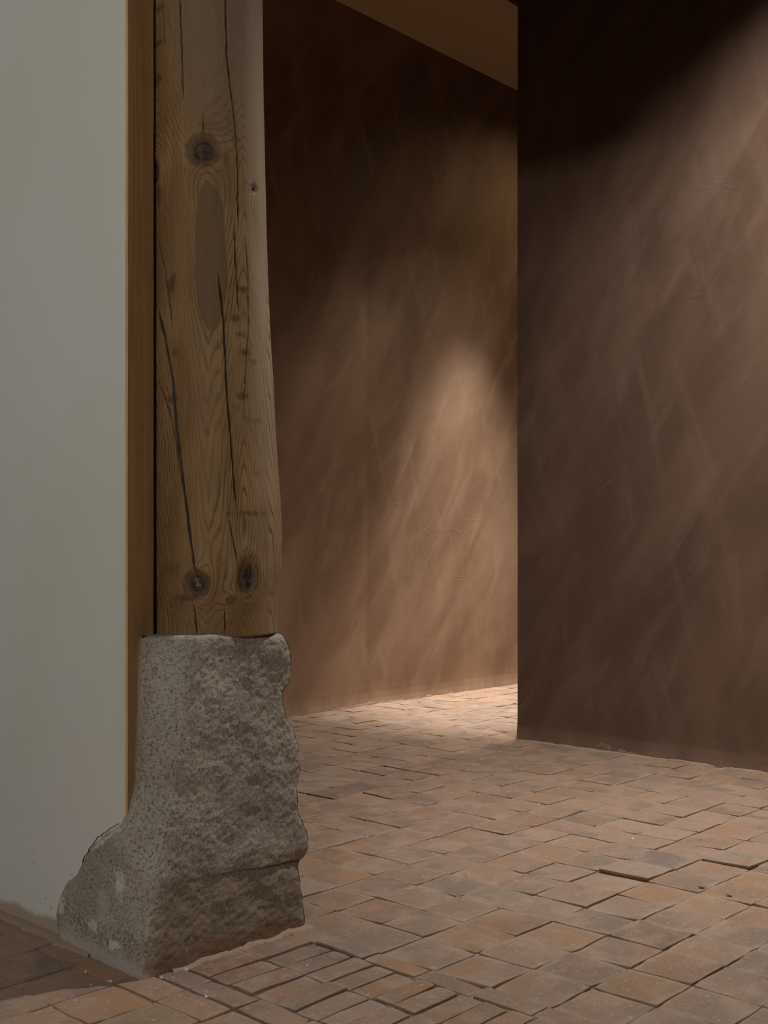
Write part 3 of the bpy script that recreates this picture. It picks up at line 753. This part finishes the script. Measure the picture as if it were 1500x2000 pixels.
knot_plug(391, 1141, 15, 18, 2, 'small dark hollow knot')
knot_plug(484, 1125, 15, 30, 3, 'tall oval grey knot')
knot_plug(310, 336, 8, 20, 4, 'black knot hole at the edge of the post')
knot_plug(499, 361, 5, 8, 5, 'tiny ringed knot')

# crack where the plaster has come away beside the stone
def crack_line():
    pts = [(231, 1610), (215, 1618), (203, 1628), (190, 1636), (180, 1650), (172, 1663), (163, 1676), (161, 1692), (155, 1706)]
    V, Fc = [], []
    dense = []
    for (a, b), (c, d) in zip(pts, pts[1:]):
        for k in range(4): dense.append((a + (c - a) * k / 4 + random.gauss(0, .8), b + (d - b) * k / 4 + random.gauss(0, .8)))
    for i, (px, py) in enumerate(dense):
        x, y, z = on_x(px, py, XW - .0006); wd = .0003 + .0009 * random.random()
        V += [(x, y - wd, z + wd), (x - .0012, y, z), (x, y + wd, z - wd), (x + .02, y, z)]
    for i in range(len(dense) - 1):
        for k in range(4): a = i * 4 + k; b = i * 4 + (k + 1) % 4; Fc.append((a, b, b + 4, a + 4))
    return V, Fc
wl = bpy.data.objects['wall_left']
mesh_obj('crack', *crack_line(), M['gap'], wl)

# ------------------------------------------------------------------ crumbs and leaf bits on the floor
def crumb_field():
    rnd = random.Random(5); V, Fc = [], []
    spots = [(216, 1918, 5), (211, 1917, 3), (178, 1925, 3), (147, 1955, 4), (315, 1911, 5), (362, 1895, 7), (402, 1948, 5), (168, 1899, 4), (380, 1884, 3), (600, 1887, 3), (635, 1845, 3), (614, 1842, 2), (418, 1948, 3),
             (580, 1834, 2), (523, 1853, 3), (495, 1853, 2), (1236, 1639, 4), (1390, 1490, 2), (717, 1636, 2), (914, 1707, 3), (700, 1790, 2), (727, 1755, 3), (1052, 1572, 3), (940, 1482, 2), (1290, 1790, 3), (1465, 1843, 2), (835, 1950, 2), (735, 1902, 2)]
    for px, py, s in spots:
        x, y = room(px, py); r = s * (x * SA + y * CA) / F * .75; b = len(V)
        th = rnd.random() * 6
        for k in range(6):
            a = th + k * math.pi / 3; q = r * (.6 + .7 * rnd.random()); V.append((x + q * math.cos(a), y + q * math.sin(a), .0005))
        for k in range(6):
            a = th + k * math.pi / 3; q = r * (.3 + .4 * rnd.random()); V.append((x + q * math.cos(a), y + q * math.sin(a), r * (.5 + .5 * rnd.random()) + .001))
        Fc.append(tuple(b + 6 + k for k in range(6)))
        for k in range(6): Fc.append((b + k, b + (k + 1) % 6, b + 6 + (k + 1) % 6, b + 6 + k))
    return V, Fc
cr_ = mesh_obj('plaster_crumbs', *crumb_field(), M['crumb']); cr_['kind'] = 'stuff'
cr_['label'] = 'tiny white plaster crumbs scattered on the floor tiles'; cr_['category'] = 'debris'
def leaf(px, py, L, ang, lab):
    x, y = room(px, py); N = 7; V, Fc = [], []
    for i in range(N):
        f = i / (N - 1); wd = L * .22 * math.sin(math.pi * min(1, f * .92 + .06)) + .0006; zz = .0002 + .0022 * f * f
        V += [(L * (f - .5), -wd, zz + .0012), (L * (f - .5), 0, zz), (L * (f - .5), wd, zz + .0016)]
    for i in range(N - 1):
        for k in range(2): a = i * 3 + k; Fc.append((a, a + 1, a + 4, a + 3))
    o = mesh_obj('dry_leaf', V, Fc, M['leaf'], smooth=True); o.location = (x, y, .0018); o.rotation_euler = (0, 0, ang)
    sm = o.modifiers.new('thick', 'SOLIDIFY'); sm.thickness = .0008
    o['label'] = lab; o['category'] = 'leaf'; o['group'] = 'leaf scraps on the tiles'
leaf(1370, 1736, .017, 2.0, 'dark dry leaf scrap lying on the tiles, the farther of the two')
leaf(1424, 1752, .016, 1.6, 'dark dry leaf scrap lying on the tiles, the nearer of the two')
print('COUNT', count, len(rest_V))
